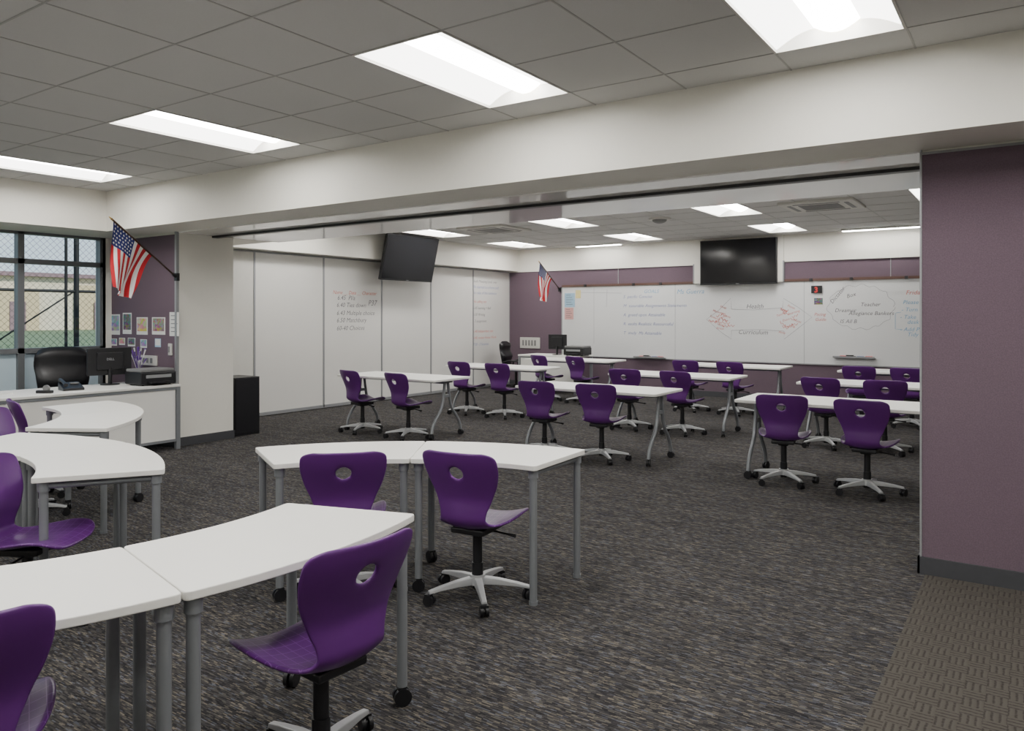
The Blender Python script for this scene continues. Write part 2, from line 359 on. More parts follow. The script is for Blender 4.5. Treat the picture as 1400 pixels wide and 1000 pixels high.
bd=empty('school_building',(-92,42,-.1),0,'beige school building with mauve fascia across the lawn','building')
MB().box(-12,0,-40,8,0,6.0).build('wall','whitewall',bd)
MB().box(-11.9,.6,-14,-2,0,4.6).box(-11.9,.5,2,8.5,0,5.2).build('wing_wall','stucco',bd)
MB().box(-12,.8,-40,8.6,6.0,6.45).build('roof','roof',bd)
for y in (-11,-5,4): MB().box(.6,.7,y,y+1.6,0,3.2).build('door','roof',bd)
for y in (-22,-16): MB().box(0,.1,y,y+3,1.2,3.6).build('window','screen',bd)
# ---------------------------------------------------------------- sliding panels on left wall
ys=[5.87,7.22,8.575,9.93,11.285,12.64,13.98]
labp=['narrow grey end panel beside the cream column','blank sliding wall panel beside the grey end panel','sliding wall panel with the handwritten class schedule','sliding wall panel below the angled television','blank sliding wall panel right of the angled television','whiteboard wall panel full of blue writing in the far corner']
pans=[]
for i in range(6):
    y0,y1=ys[i],ys[i+1]
    r=empty('sliding_panel',(XW+.035,(y0+y1)/2,0),0,labp[i],'wall panel','sliding panels on the left wall'); h=(y1-y0)/2-.001
    MB().box(-.03,.012,-h+.014,h-.014,.06,ZS-.03).build('panel','panel' if i not in (0,) else 'offwhite',r)
    MB().box(-.03,.022,-h,-h+.014,.02,ZS-.012).box(-.03,.022,h-.014,h,.02,ZS-.012).box(-.03,.022,-h,h,ZS-.03,ZS-.012).box(-.03,.022,-h,h,.01,.06).build('frame','alum',r)
    pans.append(r)
def wtextL(body,px,py,size,m,panel):
    p=onX(px,py,XW+.049); return text(body,size,p-Vector(panel.location),(PI/2,0,PI/2),m,panel,off=-.005*size)
wtextL('Name __ Date __ Character',455,402,.088,'ired',pans[2])
wtextL('6.45  Pl/a',461,410,.11,'iblack',pans[2]); wtextL('6.40 Ties down',460,420,.11,'iblack',pans[2]); wtextL('6.43 Multiple choice',460,431,.11,'iblack',pans[2]); wtextL('6.50 Matchbury',460,441,.11,'iblack',pans[2]); wtextL('60-40 Choices',460,452,.11,'iblack',pans[2])
wtextL('P37',503,418,.14,'iblack',pans[2])
for i,s in enumerate(['Ideals Meaning Look over','We learned to a frame and','the rules of the sentence']): wtextL(s,646,386+i*8,.085,'iblack' if i==0 else 'iblue',pans[5])
for i,(s,c) in enumerate([('No calling out','ired'),('6.45 learning = Bell','iblack'),('6.50 Writing','iblack'),('- 3 assignment','iblack'),('6.40 Independent test','ired'),('6.45 review Home Work','ired'),('7.00 - 3 Sessions','iblue')]):
    wtextL(s,647,414+i*9+(5 if i>3 else 0),.08,c,pans[5])
# ---------------------------------------------------------------- whiteboard on back wall
wbo=Vector(((WBl+XE)/2,YB-.022,(ZT+ZB)/2))
bd=empty('whiteboard',wbo,0,'long whiteboard covering the far wall with diagrams and lists','whiteboard')
hw=(XE-WBl)/2; hh=(ZT-ZB)/2
MB().box(-hw,hw,-.012,0,-hh,hh).build('panel','board',bd)
fr=MB().box(-hw-.02,-hw,-.02,0,-hh-.02,hh).box(-hw,hw,-.02,0,-hh-.02,-hh)
for xx in (924,1100): fr.box(PX(xx)-wbo.x-.003,PX(xx)-wbo.x+.003,-.0135,0,-hh,hh)
fr.build('frame','alum',bd)
MB().box(-hw,hw,-.035,0,hh,hh+.045).build('display_rail','brown',bd)
for xx in (802,868,905,985,1110,1165,1240): MB().cbox((PX(xx)-wbo.x,-.045,hh+.02),(.05,.03,.05)).build('rail_hook','black',bd)
def wt(body,px,py,size,m,rot=0):
    p=onY(px,py,YB-.0365)-wbo; return text(body,size*.84,p,(PI/2,-rot,0),m,bd,off=-.005*size)
wt('GOALS',880,401,.12,'icyan'); wt('Ms Guerra',925,402,.15,'icyan')
for i,s in enumerate(['S  pecific Concise','M  easurable Assignments Statements','A  greed upon Attainable','R  esults Realistic Resourceful','T  imely  Ms Attainable']):
    wt(s,852,408+i*12.3,.105,'iblue')
wt('Health',1020,422,.14,'iblack'); wt('Curriculum',1009,457,.14,'iblack')
sc=[('Motivation',974,426),('Rewards',970,433),('Peer help',968,440),('Parents',986,431),('Skills',982,444),('Stress',979,450),('Teacher',1062,434),('Learning',1078,431),('Exam',1070,440),('Praise',1084,439),('Reading',1072,448),('Aims',1064,455),('Effort',1066,424),('Focus',1076,419),('Sleep',984,420),('Home',984,437)]
for s,x,y in sc: wt(s,x,y,.07,'ired',rot=random.uniform(-.5,.5))
wt('Dictator',1138,416,.115,'iblack',rot=.9); wt('Dreamer',1141,427,.11,'iblack'); wt('Box',1158,408,.11,'iblack',rot=.3); wt('Teacher',1176,419,.11,'iblack'); wt('Allegiance Bankers',1160,431,.11,'iblack'); wt('IS All B',1148,442,.11,'iblack')
wt('Friday',1238,403,.125,'ired')
for s,x,y in (('Please',1234,416),('- Turn in',1232,426),('- Take',1230,436),('desk',1240,443),('- Add P',1230,453),('Tidy',1240,460)): wt(s,x,y,.11,'icyan')
wt('Pacing',1113,432,.09,'ired'); wt('Guide',1114,439,.09,'ired')
def strokes(pts,m,wd=.006,name='drawn_line'):
    q=MB()
    P=[onY(x,y,YB-.0365)-wbo for x,y in pts]
    vs=[]
    for i,a in enumerate(P):
        d=(P[min(i+1,len(P)-1)]-P[max(i-1,0)]).normalized(); n=Vector((-d.z,0,d.x))*wd/2; vs+=[a-n,a+n]
    q.add(vs,[(2*i,2*i+2,2*i+3,2*i+1) for i in range(len(P)-1)])
    return q.build(name,m,bd)
strokes([(1000,423),(999,408),(983,424),(966,437),(984,453),(1000,464),(1000,452)],'igrey')
strokes([(1000,423),(1030,424),(1070,421)],'igrey'); strokes([(1000,452),(1040,451),(1072,453)],'igrey')
strokes([(1070,421),(1071,408),(1092,421),(1110,434),(1090,450),(1072,464),(1072,453)],'igrey')
for cx,cy in ((982,432),(975,440),(990,441),(1074,428),(1084,438),(1072,446)):
    for k in range(3):
        a=random.uniform(-.7,.7); x,y=cx+random.uniform(-7,7),cy+random.uniform(-6,6)
        strokes([(x+i*2.2*math.cos(a),y+i*2.2*math.sin(a)+(1.3 if i%2 else -1.3)) for i in range(5)],'ired',.009)
strokes([(1177+45*math.cos(a*PI/36)*(1+.05*math.cos(a*.9)),420+30*math.sin(a*PI/36)*(1+.06*math.sin(a*1.3))) for a in range(73)],'igrey',.005)
strokes([(790,400),(850,401)],'igrey',.006); strokes([(812,393),(812,470)],'igrey',.006); strokes([(830,396),(829,420)],'igrey',.006)
strokes([(1225,428),(1232,427)],'icyan'); strokes([(1224,428),(1224,450),(1234,451)],'icyan')
def sheet(px0,py0,px1,py1,plane,val,m,label,group,inner=None,cat='paper'):
    a=onY(px0,py0,val); b=onY(px1,py1,val); c=(a+b)/2; w_=abs(b.x-a.x)/2
    h_=abs(b.z-a.z)/2
    r=empty('pinned_sheet',c,0,label,cat,group)
    MB().box(-w_,w_,-.002,0.0,-h_,h_).build('sheet',m,r)
    if inner:
        q=MB()
        if inner=='lines':
            for i in range(5): q.box(-w_*.7,w_*(.2+.12*(i*7%5)),-.0035,-.002,h_*(.7-.33*i)-.004,h_*(.7-.33*i)+.004)
            q.build('printed_lines','iblack',r)
        else: q.box(-w_*.85,w_*.85,-.0035,-.002,-h_*.6,h_*.88).build('picture',inner,r)
    return r
sheet(772,401,786,420,'Y',YB-.036,'pb','pale blue printed calendar sheet at left end of whiteboard','papers on the whiteboard','lines')
sheet(787,397,794,408,'Y',YB-.036,'pc','small yellow note at left end of whiteboard','papers on the whiteboard')
sheet(772,421,784,437,'Y',YB-.036,'pa','pink printed sheet below the blue calendar sheet','papers on the whiteboard','lines')
r=sheet(1109,391,1124,401,'Y',YB-.06,'black','small black sign with red 3 on the display rail','signs on the whiteboard',None,'sign')
text('3',.13,(-.04,-.004,-.05),(PI/2,0,0),'bred',r,'numeral',0,1,.004)
sheet(1112,407,1126,419,'Y',YB-.036,'paper','dark photo card under the small black sign','signs on the whiteboard','pf')
for px in (889,1168):
    p=onY(px,488,YB-.035)
    r=empty('marker_tray',(p.x,YB-.035,p.z),0,'grey marker tray on whiteboard '+('nearer the desk end' if px==889 else 'at the right beside the cloud drawing'),'marker tray','marker trays')
    MB().box(-.33,.33,-.08,0,-.02,-.008).box(-.33,.33,-.085,-.075,-.02,.01).build('tray','alum',r)
    for k,xx in enumerate((-.22,-.08,.05,.18)): MB().tube([(xx,-.04,.005),(xx+.11,-.045,.005)],.011,8).build('marker',['bred','black','iblue'][k%3],r)
    MB().box(-.12,-.0,-.07,-.03,-.008,.03).build('eraser','black',r)
# ---------------------------------------------------------------- TVs
def tv(w_,h_,name,label):
    r=empty(name,(0,0,0),0,label,'television')
    MB().box(-w_/2,w_/2,-.03,.03,-h_/2,h_/2).build('bezel','black',r,.006)
    MB().box(-w_/2+.018,w_/2-.018,-.033,-.029,-h_/2+.03,h_/2-.018).build('screen','screen',r)
    MB().cbox((0,-.033,-h_/2+.014),(.06,.004,.008)).build('badge','silver',r)
    MB().box(-.2,.2,.03,.075,-.15,.15).build('wall_bracket','black',r)
    return r
a=onY(957,331,YB-.21); b=onY(1062,388,YB-.21)
t1=tv(b.x-a.x,.83,'television','black flat screen television mounted flat above the long whiteboard'); t1.location=((a.x+b.x)/2,YB-.176,2.52)
t2=tv(1.36,.82,'television','black flat screen television tilted out from the left panel wall')
t2.matrix_world=Matrix.Translation((-9.22,10.20,2.56))@Matrix.Rotation(PI/2,4,'Z')@Matrix.Rotation(math.radians(13),4,'X')
MB().tube([(0,.05,.0),(0,.42,-.1)],.03,8).build('mount_arm','black',t2)
# ---------------------------------------------------------------- flags
def flag(mount,tip,label,pl=.66,L0=.70):
    mount,tip=Vector(mount),Vector(tip)
    r=empty('flag',mount,0,label,'flag','national flags on angled poles'); d=tip-mount
    MB().tube([(0,0,0),d],.011,8).build('pole','wood',r)
    MB().tube([d*.985,d*1.03],[.012,.004],8).build('finial','gold',r)
    MB().tube([d*.012,d*.06],.02,8).box(-.03,.03,-.01,.024,-.045,.045).build('bracket','black',r)
    nu,nv=26,40; vs=[]
    side=Vector((d.y,-d.x,0)).normalized()
    def P(u,v):
        p=d*(.97-u*.58)
        Lh=L0-.20*u
        pull=(d*(.97)-p); pull.z=0
        q=p+pull*pl*(v**.85)+Vector((0,0,-v*Lh)); q+=side*(.045*math.sin(u*9+v*2.5)*(v**.7)+.03*math.sin(u*15+v*4)*v)
        return q
    for j in range(nv+1):
        for i in range(nu+1): vs.append(P(i/nu,j/nv))
    me=MB(); fs=[];mis=[]
    for j in range(nv):
        for i in range(nu):
            st=i//2; m_=0 if st%2==0 else 1
            if i<14 and j<14: m_=2
            fs.append((j*(nu+1)+i,j*(nu+1)+i+1,(j+1)*(nu+1)+i+1,(j+1)*(nu+1)+i)); mis.append(m_)
    me.add(vs,fs,True); me.mi=mis
    me.build('cloth',['fred','fwhite','fblue'],r)
    q=MB()
    for a in range(7):
        for b in range(6):
            u=(a+.6+(b%2)*.3)/7.6*14/26; v=(b+.6)/6.4*14/40; c=P(u,v); tu=(P(u+.01,v)-c).normalized(); tv_=(P(u,v+.01)-c).normalized(); n=tu.cross(tv_).normalized()
            for sg in (1,-1):
                pts=[]
                for k in range(10):
                    rr=.014 if k%2==0 else .006; an=k*PI/5; pts.append(c+n*.004*sg+tu*rr*math.cos(an)+tv_*rr*math.sin(an))
                q.add(pts,[tuple(range(10))])
    q.build('stars','fwhite',r)
mnt=onY(241,379,5.075); flag(mnt,onY(152,299,4.2),'stars and stripes flag on angled pole beside the window')
mnt=onY(765,396,YB-.05); flag(mnt,onY(737,358,YB-.85),'stars and stripes flag on angled pole at the far wall')
# ---------------------------------------------------------------- pinned photos on left purple wall
G='photos pinned to the left purple wall'
L=[((152,430,164,458),'paper','pe','tall collage sheet pinned nearest the window'),((168,428,180,457),'paper','pf','tall dark photo sheet second from the window'),((187,434,202,458),'paper','ph','orange portrait photo in the middle of the purple wall'),((208,434,226,458),'paper','pd','wide warm toned photo right of the orange portrait'),((232,427,245,460),'paper','lines','long white list sheet pinned nearest the cream column'),((152,463,160,473),'paper','pe','small card pinned below the tall collage sheet'),((175,462,185,474),'paper','pf','small dark photo below the tall dark photo sheet'),((192,464,201,476),'paper','pe','small white card with blue picture below the portrait'),((212,463,220,475),'pb','paper','small blue card pinned below the wide photo'),((163,462,171,472),'paper','ph','small orange card between two lower cards near the window')]
for (x0,y0,x1,y1),m_,inn,l in L: sheet(x0,y0,x1,y1,'Y',5.099,m_,l,G,inn,'photo')
def plate(px,py,Y,w_,h_,label,name='wall_plate'):
    p=onY(px,py,Y); r=empty(name,p,0,label,'wall fitting'); MB().box(-w_,w_,-.02,0,-h_,h_).build('cover','offwhite',r,.004)
    q=MB()
    k=max(1,int(w_/.05))
    for i in range(k): q.box(-w_*.75+i*w_*1.5/k,-w_*.75+(i+.55)*w_*1.5/k,-.026,-.02,-h_*.5,h_*.5)
    q.build('slot','grey',r)
plate(234,478,5.099,.035,.07,'small light switch plate on purple wall near cream column','switch_plate')
plate(205,493,5.099,.17,.06,'cream outlet box on purple wall above the printer','outlet_box')
plate(725,469,YB-.021,.26,.12,'cream control box on far purple wall above the far desk','outlet_box')
# ---------------------------------------------------------------- caster helper
def caster(q,x,y,r,a=0,mi=0):
    T=q.T.copy(); q.T=T@Matrix.Translation((x,y,0))@Matrix.Rotation(a,4,'Z')
    q.tube([(-.022,0,r),(-.006,0,r)],r,14,mi=mi); q.tube([(.006,0,r),(.022,0,r)],r,14,mi=mi)
    q.tube([(-.008,0,r),(.008,0,r)],r*.6,10,mi=mi); q.box(-.02,.02,-.012,.02,r*1.5,r*2.15,mi)
    q.T=T
# ---------------------------------------------------------------- chair
def catmull(P,n):
    out=[]
    Q=[P[0]]+P+[P[-1]]
    for i in range(len(P)-1):
        p0,p1,p2,p3=[Vector(q) for q in Q[i:i+4]]
        for k in range(n):
            t=k/n; out.append(.5*((2*p1)+(-p0+p2)*t+(2*p0-5*p1+4*p2-p3)*t*t+(-p0+3*p1-3*p2+p3)*t**3))
    out.append(Vector(P[-1])); return out
def shell_mesh():
    prof=[(.216,-.265,.828),(.223,-.248,.765),(.220,-.222,.70),(.200,-.192,.63),(.166,-.174,.565),(.140,-.178,.505),(.136,-.176,.452),(.160,-.135,.412),(.198,-.06,.404),(.224,.03,.412),(.232,.12,.424),(.222,.19,.424),(.200,.245,.402)]
    c=catmull(prof,10); L=[0]
    for i in range(1,len(c)): L.append(L[-1]+math.hypot(c[i].y-c[i-1].y,c[i].z-c[i-1].z))
    T=L[-1]; ns,nu=52,26
    def at(s):
        l=s*T
        for i in range(1,len(L)):
            if L[i]>=l-1e-9:
                k=(l-L[i-1])/(L[i]-L[i-1]); return c[i-1].lerp(c[i],k),(c[i]-c[i-1])
        return c[-1],c[-1]-c[-2]
    vs=[];uvs=[];info=[]
    for j in range(ns+1):
        s=j/ns; p,t=at(s); w=p.x
        e=min(s,1-s)*T; R=.085 if s>.5 else .062
        if e<R: w=w-R*(1-math.sqrt(max(0,1-(1-e/R)**2)))
        n=Vector((-t.z,t.y)).normalized()
        if s<.5 and n.x<0: n=-n
        if s>=.5 and n.y<0: n=-n
        if s<.42: cu=.050
        elif s<.6: cu=.050-.012*(s-.42)/.18
        else: cu=.038
        for i in range(nu+1):
            u=-1+2*i/nu; off=cu*(abs(u)**2.2)*(w/.22)**1.5
            dz=-.008*(u*u)*max(0,1-e/.05) if s<.2 else 0
            vs.append(Vector((u*w,p.y+n.x*off,p.z+n.y*off+dz))); uvs.append((u*w,s*T)); info.append((u*w,s*T))
    hc=.118; rx,rs=.041,.036; fs=[]
    ins=lambda k:(info[k][0]/rx)**2+((info[k][1]-hc)/rs)**2
    for j in range(ns):
        for i in range(nu):
            q=(j*(nu+1)+i,j*(nu+1)+i+1,(j+1)*(nu+1)+i+1,(j+1)*(nu+1)+i)
            cx=sum(info[k][0] for k in q)/4; cs=sum(info[k][1] for k in q)/4
            if (cx/rx)**2+((cs-hc)/rs)**2<1: continue
            fs.append(q)
    from collections import Counter
    ec=Counter(frozenset((q[a],q[(a+1)%4])) for q in fs for a in range(4))
    done=set()
    for e_,k in ec.items():
        if k==1:
            for vi in e_:
                if vi in done: continue
                x,s=info[vi]
                if abs(x)<rx*1.8 and abs(s-hc)<rs*1.8:
                    done.add(vi); d=math.sqrt(ins(vi))
                    nx=x/d; nsv=hc+(s-hc)/d
                    p,t=at(nsv/T); vs[vi]=Vector((nx,p.y+.003,p.z)); info[vi]=(nx,nsv)
    me=bpy.data.meshes.new('seat_shell'); 
    used=sorted({k for q in fs for k in q}); mp={k:i for i,k in enumerate(used)}
    me.from_pydata([tuple(vs[k]) for k in used],[],[[mp[k] for k in q] for q in fs])
    ul=me.uv_layers.new(name='UVMap')
    for li,lp in enumerate(me.loops): ul.data[li].uv=uvs[used[lp.vertex_index]]
    for p_ in me.polygons: p_.use_smooth=True
    me.materials.append(M['purple']); return me
def make_chair():
    r=empty('task_chair')
    sh=bpy.data.objects.new('seat_shell',shell_mesh()); C.objects.link(sh); sh.parent=r
    so=sh.modifiers.new('thick','SOLIDIFY'); so.thickness=.015; so.offset=0
    su=sh.modifiers.new('sub','SUBSURF'); su.levels=1; su.render_levels=1
    MB().box(-.10,.10,-.12,.11,.366,.398).box(-.045,.045,-.06,.06,.345,.370).build('seat_mount','black',r,.008)
    MB().tube([(0,0,.11),(0,0,.36)],[.026,.026],14).tube([(0,0,.22),(0,0,.36)],.020,14).tube([(0,0,.05),(0,0,.19)],.031,14).build('gas_column','black',r)
    MB().tube([(.04,.03,.365),(.16,.03,.355),(.215,.03,.35)],[.006,.006,.011],8).build('lever','black',r)
    q=MB(); q.tube([(0,0,.075),(0,0,.125)],[.05,.042],18)
    for k in range(5):
        a=2*PI*k/5+PI/2
        T=Matrix.Rotation(a,4,'Z'); q.T=T
        pr=[(.03,.026,.075,.115),(.12,.022,.075,.108),(.22,.018,.07,.092),(.285,.016,.062,.078)]
        vs=[]
        for x,w_,z0,z1 in pr: vs+=[(x,-w_,z0),(x,w_,z0),(x,w_*.75,z1),(x,-w_*.75,z1)]
        fs=[(0,3,2,1)]
        for i in range(3):
            for e in range(4): fs.append((i*4+e,i*4+(e+1)%4,(i+1)*4+(e+1)%4,(i+1)*4+e))
        fs.append((12,13,14,15)); q.add(vs,fs); q.T=Matrix.Identity(4)
    q.build('star_base','silver',r,.004)
    for k in range(5):
        a=2*PI*k/5+PI/2; q=MB(); caster(q,.28*math.cos(a),.28*math.sin(a),.029,a*1.7+1)
        q.build('caster','black',r)
    return r
chair=make_chair(); used=[0]
def put_chair(x,y,deg,label,group):
    rz=math.radians(deg)-PI/2
    if not used[0]:
        used[0]=1; chair.location=(x,y,0); chair.rotation_euler=(0,0,rz); tag(chair,label,'chair',group); return chair
    return dup(chair,(x,y,0),rz,label,group)
G='purple chairs at the curved tables'
put_chair(-1.96,1.73,176,'large foreground purple chair at the outer side of the curved table',G)
put_chair(-2.30,.80,157,'purple chair cut by the bottom left corner of the photo',G)
put_chair(-2.49,3.30,98,'purple chair with full star base at the middle curved table',G)
put_chair(-3.10,2.90,136,'purple chair seen only by its back behind the front table',G)
put_chair(-4.10,1.74,34,'purple chair in side view under the left curved table',G)
put_chair(-6.30,2.66,45,'purple chair half hidden at the curved table before the desk',G)
put_chair(-7.0,3.1,75,'purple chair peeking over the curved table nearest the desk',G)
G='purple chairs at the rectangular tables'
rows=[('front row',7.15,[(-7.27,'left chair','left table'),(-6.46,'right chair','left table'),(-4.44,'left chair','middle table'),(-3.76,'right chair','middle table'),(-1.88,'left chair','right table'),(-1.17,'right chair','right table')]),
('middle row',9.38,[(-7.3,'left chair','left table'),(-6.56,'right chair','left table'),(-4.5,'left chair','middle table'),(-3.74,'right chair','middle table'),(-1.98,'left chair','right table'),(-1.36,'right chair','right table')]),
('last row',11.70,[(-7.24,'left chair','left table'),(-6.5,'right chair','left table'),(-4.54,'left chair','middle table'),(-3.8,'right chair','middle table'),(-2.0,'left chair','right table'),(-1.36,'right chair','right table')])]
for ri,(rn,Y,lst) in enumerate(rows):
    for ci,(x,which,tb) in enumerate(lst):
        put_chair(x,Y+random.uniform(-.04,.02),90+random.uniform(-10,10)-(8 if ci<2 else 0),'purple chair, %s at the %s of the %s'%(which,tb,rn),G)
# ---------------------------------------------------------------- curved tables
RO,RI,RM=1.97,1.38,1.675
ZTB=.745
def make_arc_table():
    r=empty('curved_table'); hA=math.radians(14.96)
    def pol(R,a): return (-RM+R*math.cos(a),R*math.sin(a))
    out=[]; n=16; cr=.022
    da_o=cr/RO; da_i=cr/RI
    def corner(p0,pc,p1): return [tuple((1-t)**2*p0[k]+2*t*(1-t)*pc[k]+t*t*p1[k] for k in (0,1)) for t in (0,.25,.5,.75,1)]
    out+=corner(pol(RO-cr,-hA),pol(RO,-hA),pol(RO,-hA+da_o))
    out+=[pol(RO,-hA+da_o+(2*hA-2*da_o)*i/n) for i in range(1,n)]
    out+=corner(pol(RO,hA-da_o),pol(RO,hA),pol(RO-cr,hA))
    out+=corner(pol(RI+cr,hA),pol(RI,hA),pol(RI,hA-da_i))
    out+=[pol(RI,hA-da_i-(2*hA-2*da_i)*i/n) for i in range(1,n)]
    out+=corner(pol(RI,-hA+da_i),pol(RI,-hA),pol(RI+cr,-hA))
    MB().prism(out,ZTB-.028,ZTB).build('tabletop','laminate',r,.004,3)
    u=MB()
    lp=[(RO-.040,-hA+.020),(RI+.050,-hA+.028),(RO-.040,hA-.020),(RI+.050,hA-.028)]
    P=[pol(*q) for q in lp]
    for a,b in ((0,1),(2,3)): u.tube([(*P[a],ZTB-.05),(*P[b],ZTB-.05)],.015,8)
    u.tube([(*pol(RM,-hA+.03),ZTB-.05),(*pol(RM-.03,0),ZTB-.05),(*pol(RM,hA-.03),ZTB-.05)],.015,8)
    u.build('under_frame','leg',r)
    for i,p in enumerate(P):
        cas=i>=2; z0=.075 if cas else .0
        q=MB().tube([(*p,z0),(*p,ZTB-.03)],.0205,16)
        q.tube([(*p,ZTB-.075),(*p,ZTB-.029)],.027,16)
        if not cas: q.tube([(*p,0),(*p,.02)],.0235,16)
        lg=q.build('leg','leg',r)
        if cas:
            k=MB(); caster(k,p[0],p[1],.035,.5+i); k.build('caster','black',lg)
    return r
arc=make_arc_table(); ua=[0]
def put_arc(cx,cy,deg,label):
    a=math.radians(deg); loc=(cx+RM*math.cos(a),cy+RM*math.sin(a),0)
    if not ua[0]:
        ua[0]=1; arc.location=loc; arc.rotation_euler=(0,0,a); tag(arc,label,'table','curved white tables'); return
    dup(arc,loc,a,label,'curved white tables')
put_arc(-2.08,1.95,107.3,'curved white table right half of the middle pair')
put_arc(-2.08,1.95,137.35,'curved white table left half of the middle pair')
put_arc(-3.90,1.69,2,'curved white table nearest the viewer with foreground chair')
put_arc(-3.90,1.69,-28.05,'curved white table running off the lower left edge')
put_arc(-4.76,.56,71,'curved white table at left with rounded end above purple seat')
put_arc(-4.76,.56,101.05,'curved white table cut by the left edge of the photo')
put_arc(-7.0,1.72,47,'curved white table with its end toward the teacher desk legs')
put_arc(-7.0,1.72,77.05,'curved white table closest to the teacher desk front')
# ---------------------------------------------------------------- rectangular tables
def make_flip():
    r=empty('training_table'); W,D=.85,.375
    q=MB(); out=[]
    for cx,cy,a0 in ((W-.03,D-.03,0),(-W+.03,D-.03,90),(-W+.03,-D+.03,180),(W-.03,-D+.03,270)):
        for k in range(5):
            a=math.radians(a0+k*22.5); out.append((cx+.03*math.cos(a),cy+.03*math.sin(a)))
    q.prism(out,ZTB-.028,ZTB); q.build('tabletop','laminate',r,.005,2)
    MB().box(-.72,.72,-.025,.025,ZTB-.075,ZTB-.035).build('cross_beam','leg',r)
    for sx in (-1,1):
        x=sx*.74
        for sy in (-1,1):
            q=MB(); pts=catmull([(x,sy*.03,ZTB-.05),(x,sy*.05,.56),(x,sy*.075,.44),(x,sy*.12,.34),(x,sy*.20,.25),(x,sy*.262,.16),(x,sy*.285,.07)],5)
            q.tube(pts,.019,12); lg=q.build('leg','leg',r)
            k=MB(); caster(k,x,sy*.29,.035,.7*sy+sx); k.build('caster','black',lg)
        MB().box(x-.03,x+.03,-.09,.09,ZTB-.06,ZTB-.028).box(x-.012,x+.012,-.06,.06,.50,.54).build('hinge_plate','leg',r,.004)
    return r
fl=make_flip(); uf=0
for ri,(rn,Y) in enumerate((('front row',7.42),('middle row',9.68),('last row',11.98))):
    for x,tb in ((-6.83,'left'),(-3.95,'middle'),(-1.46,'right')):
        l='white rectangular table on casters, %s table of the %s'%(tb,rn)
        if not uf: fl.location=(x,Y,0); tag(fl,l,'table','rectangular training tables'); uf=1
        else: dup(fl,(x,Y,0),0,l)
# ---------------------------------------------------------------- desks
def desk(x0,x1,y0,y1,label,face):
    r=empty('teacher_desk',((x0+x1)/2,(y0+y1)/2,0),0,label,'desk'); w_,d_=(x1-x0)/2,(y1-y0)/2
    MB().box(-w_,w_,-d_,d_,ZTB-.03,ZTB).build('desktop','laminate',r,.006)
    for sx in (-1,1):
        for sy in (-1,1): MB().box(sx*(w_-.03)-.025,sx*(w_-.03)+.025,sy*(d_-.03)-.025,sy*(d_-.03)+.025,0,ZTB-.03).build('leg','leg',r,.004)
    if face=='X':
        MB().box(w_-.035,w_-.02,-d_+.06,d_-.06,.12,ZTB-.06).build('modesty_panel','laminate',r); MB().box(w_-.04,w_-.01,-d_+.055,d_-.055,ZTB-.06,ZTB-.03).box(w_-.04,w_-.01,-d_+.055,d_-.055,.09,.12).build('rail','leg',r)
    else:
        MB().box(-w_+.06,w_-.06,-d_+.02,-d_+.035,.12,ZTB-.06).build('modesty_panel','laminate',r); MB().box(-w_+.055,w_-.055,-d_+.01,-d_+.04,ZTB-.06,ZTB-.03).build('rail','leg',r)
    return r
desk(-8.88,-8.08,3.05,5.05,'white teacher desk with grey legs below the window','X')
desk(-8.6,-7.25,12.75,13.45,'white desk in the far corner of the far room','Y')
def monitor(x,y,rz,label,w_=.46,h_=.30):
    r=empty('monitor',(x,y,ZTB),rz,label,'monitor')
    MB().box(-w_/2,w_/2,-.025,.015,.11,.11+h_).build('housing','black',r,.008)
    MB().box(-w_/2+.015,w_/2-.015,-.028,-.024,.125,.095+h_).build('screen','screen',r)
    MB().box(-w_*.3,w_*.3,.012,.045,.17,.06+h_).build('rear_bulge','black',r,.01)
    MB().tube([(0,.02,.01),(0,.03,.2)],.022,10).build('neck','black',r); MB().tube([(0,.02,0),(0,.02,.012)],.10,20).build('foot','black',r)
    return r
m1=monitor(-8.68,4.54,math.radians(-104),'black monitor seen from behind on the teacher desk',.46,.31)
text('DELL',.036,(.04,.047,.28),(PI/2,0,PI),'silver',m1,'logo',0,1,.0005)
monitor(PX(764,13.15),13.1,math.radians(185),'black monitor on the far corner desk',.40)
def printer(x,y,rz,label,s=1):
    r=empty('printer',(x,y,ZTB),rz,label,'printer')
    MB().box(-.21*s,.21*s,-.17*s,.17*s,.012,.15*s).build('body','black',r,.012)
    MB().box(-.20*s,.20*s,-.15*s,.16*s,.15*s,.185*s).build('scanner_lid','grey',r,.01)
    MB().box(-.13*s,.13*s,-.25*s,-.16*s,.03*s,.045*s).build('paper_tray','black',r); MB().box(-.15*s,.15*s,-.173*s,-.168*s,.085*s,.12*s).build('control_panel','silver',r)
    for sx in (-1,1):
        for sy in (-1,1): MB().tube([(sx*.16*s,sy*.12*s,0),(sx*.16*s,sy*.12*s,.013)],.012,8).build('foot','black',r)
printer(-8.32,4.82,math.radians(90),'black and grey printer at the column end of the teacher desk')
printer(PX(792,13.15),13.08,0,'black printer on the far corner desk',1.05)
ph=empty('desk_phone',(-8.38,3.98,ZTB),math.radians(80),'black desk phone with handset on the teacher desk','phone')
MB().add([(-.1,-.1,0),(.1,-.1,0),(.1,.1,0),(-.1,.1,0),(-.1,-.1,.025),(.1,-.1,.025),(.1,.1,.08),(-.1,.1,.08)],[(3,2,1,0),(4,5,6,7),(0,1,5,4),(1,2,6,5),(2,3,7,6),(3,0,4,7)]).build('body','black',ph,.006)
MB().tube([(-.075,-.09,.06),(-.075,-.06,.075),(-.075,.07,.105),(-.075,.10,.10)],[.024,.016,.016,.024],10).build('handset','black',ph); MB().box(0,.08,.02,.08,.062,.075).build('display','grey',ph)
tp=empty('tape_dispenser',(-8.25,3.66,ZTB),math.radians(30),'small black tape dispenser on the teacher desk','tape dispenser')
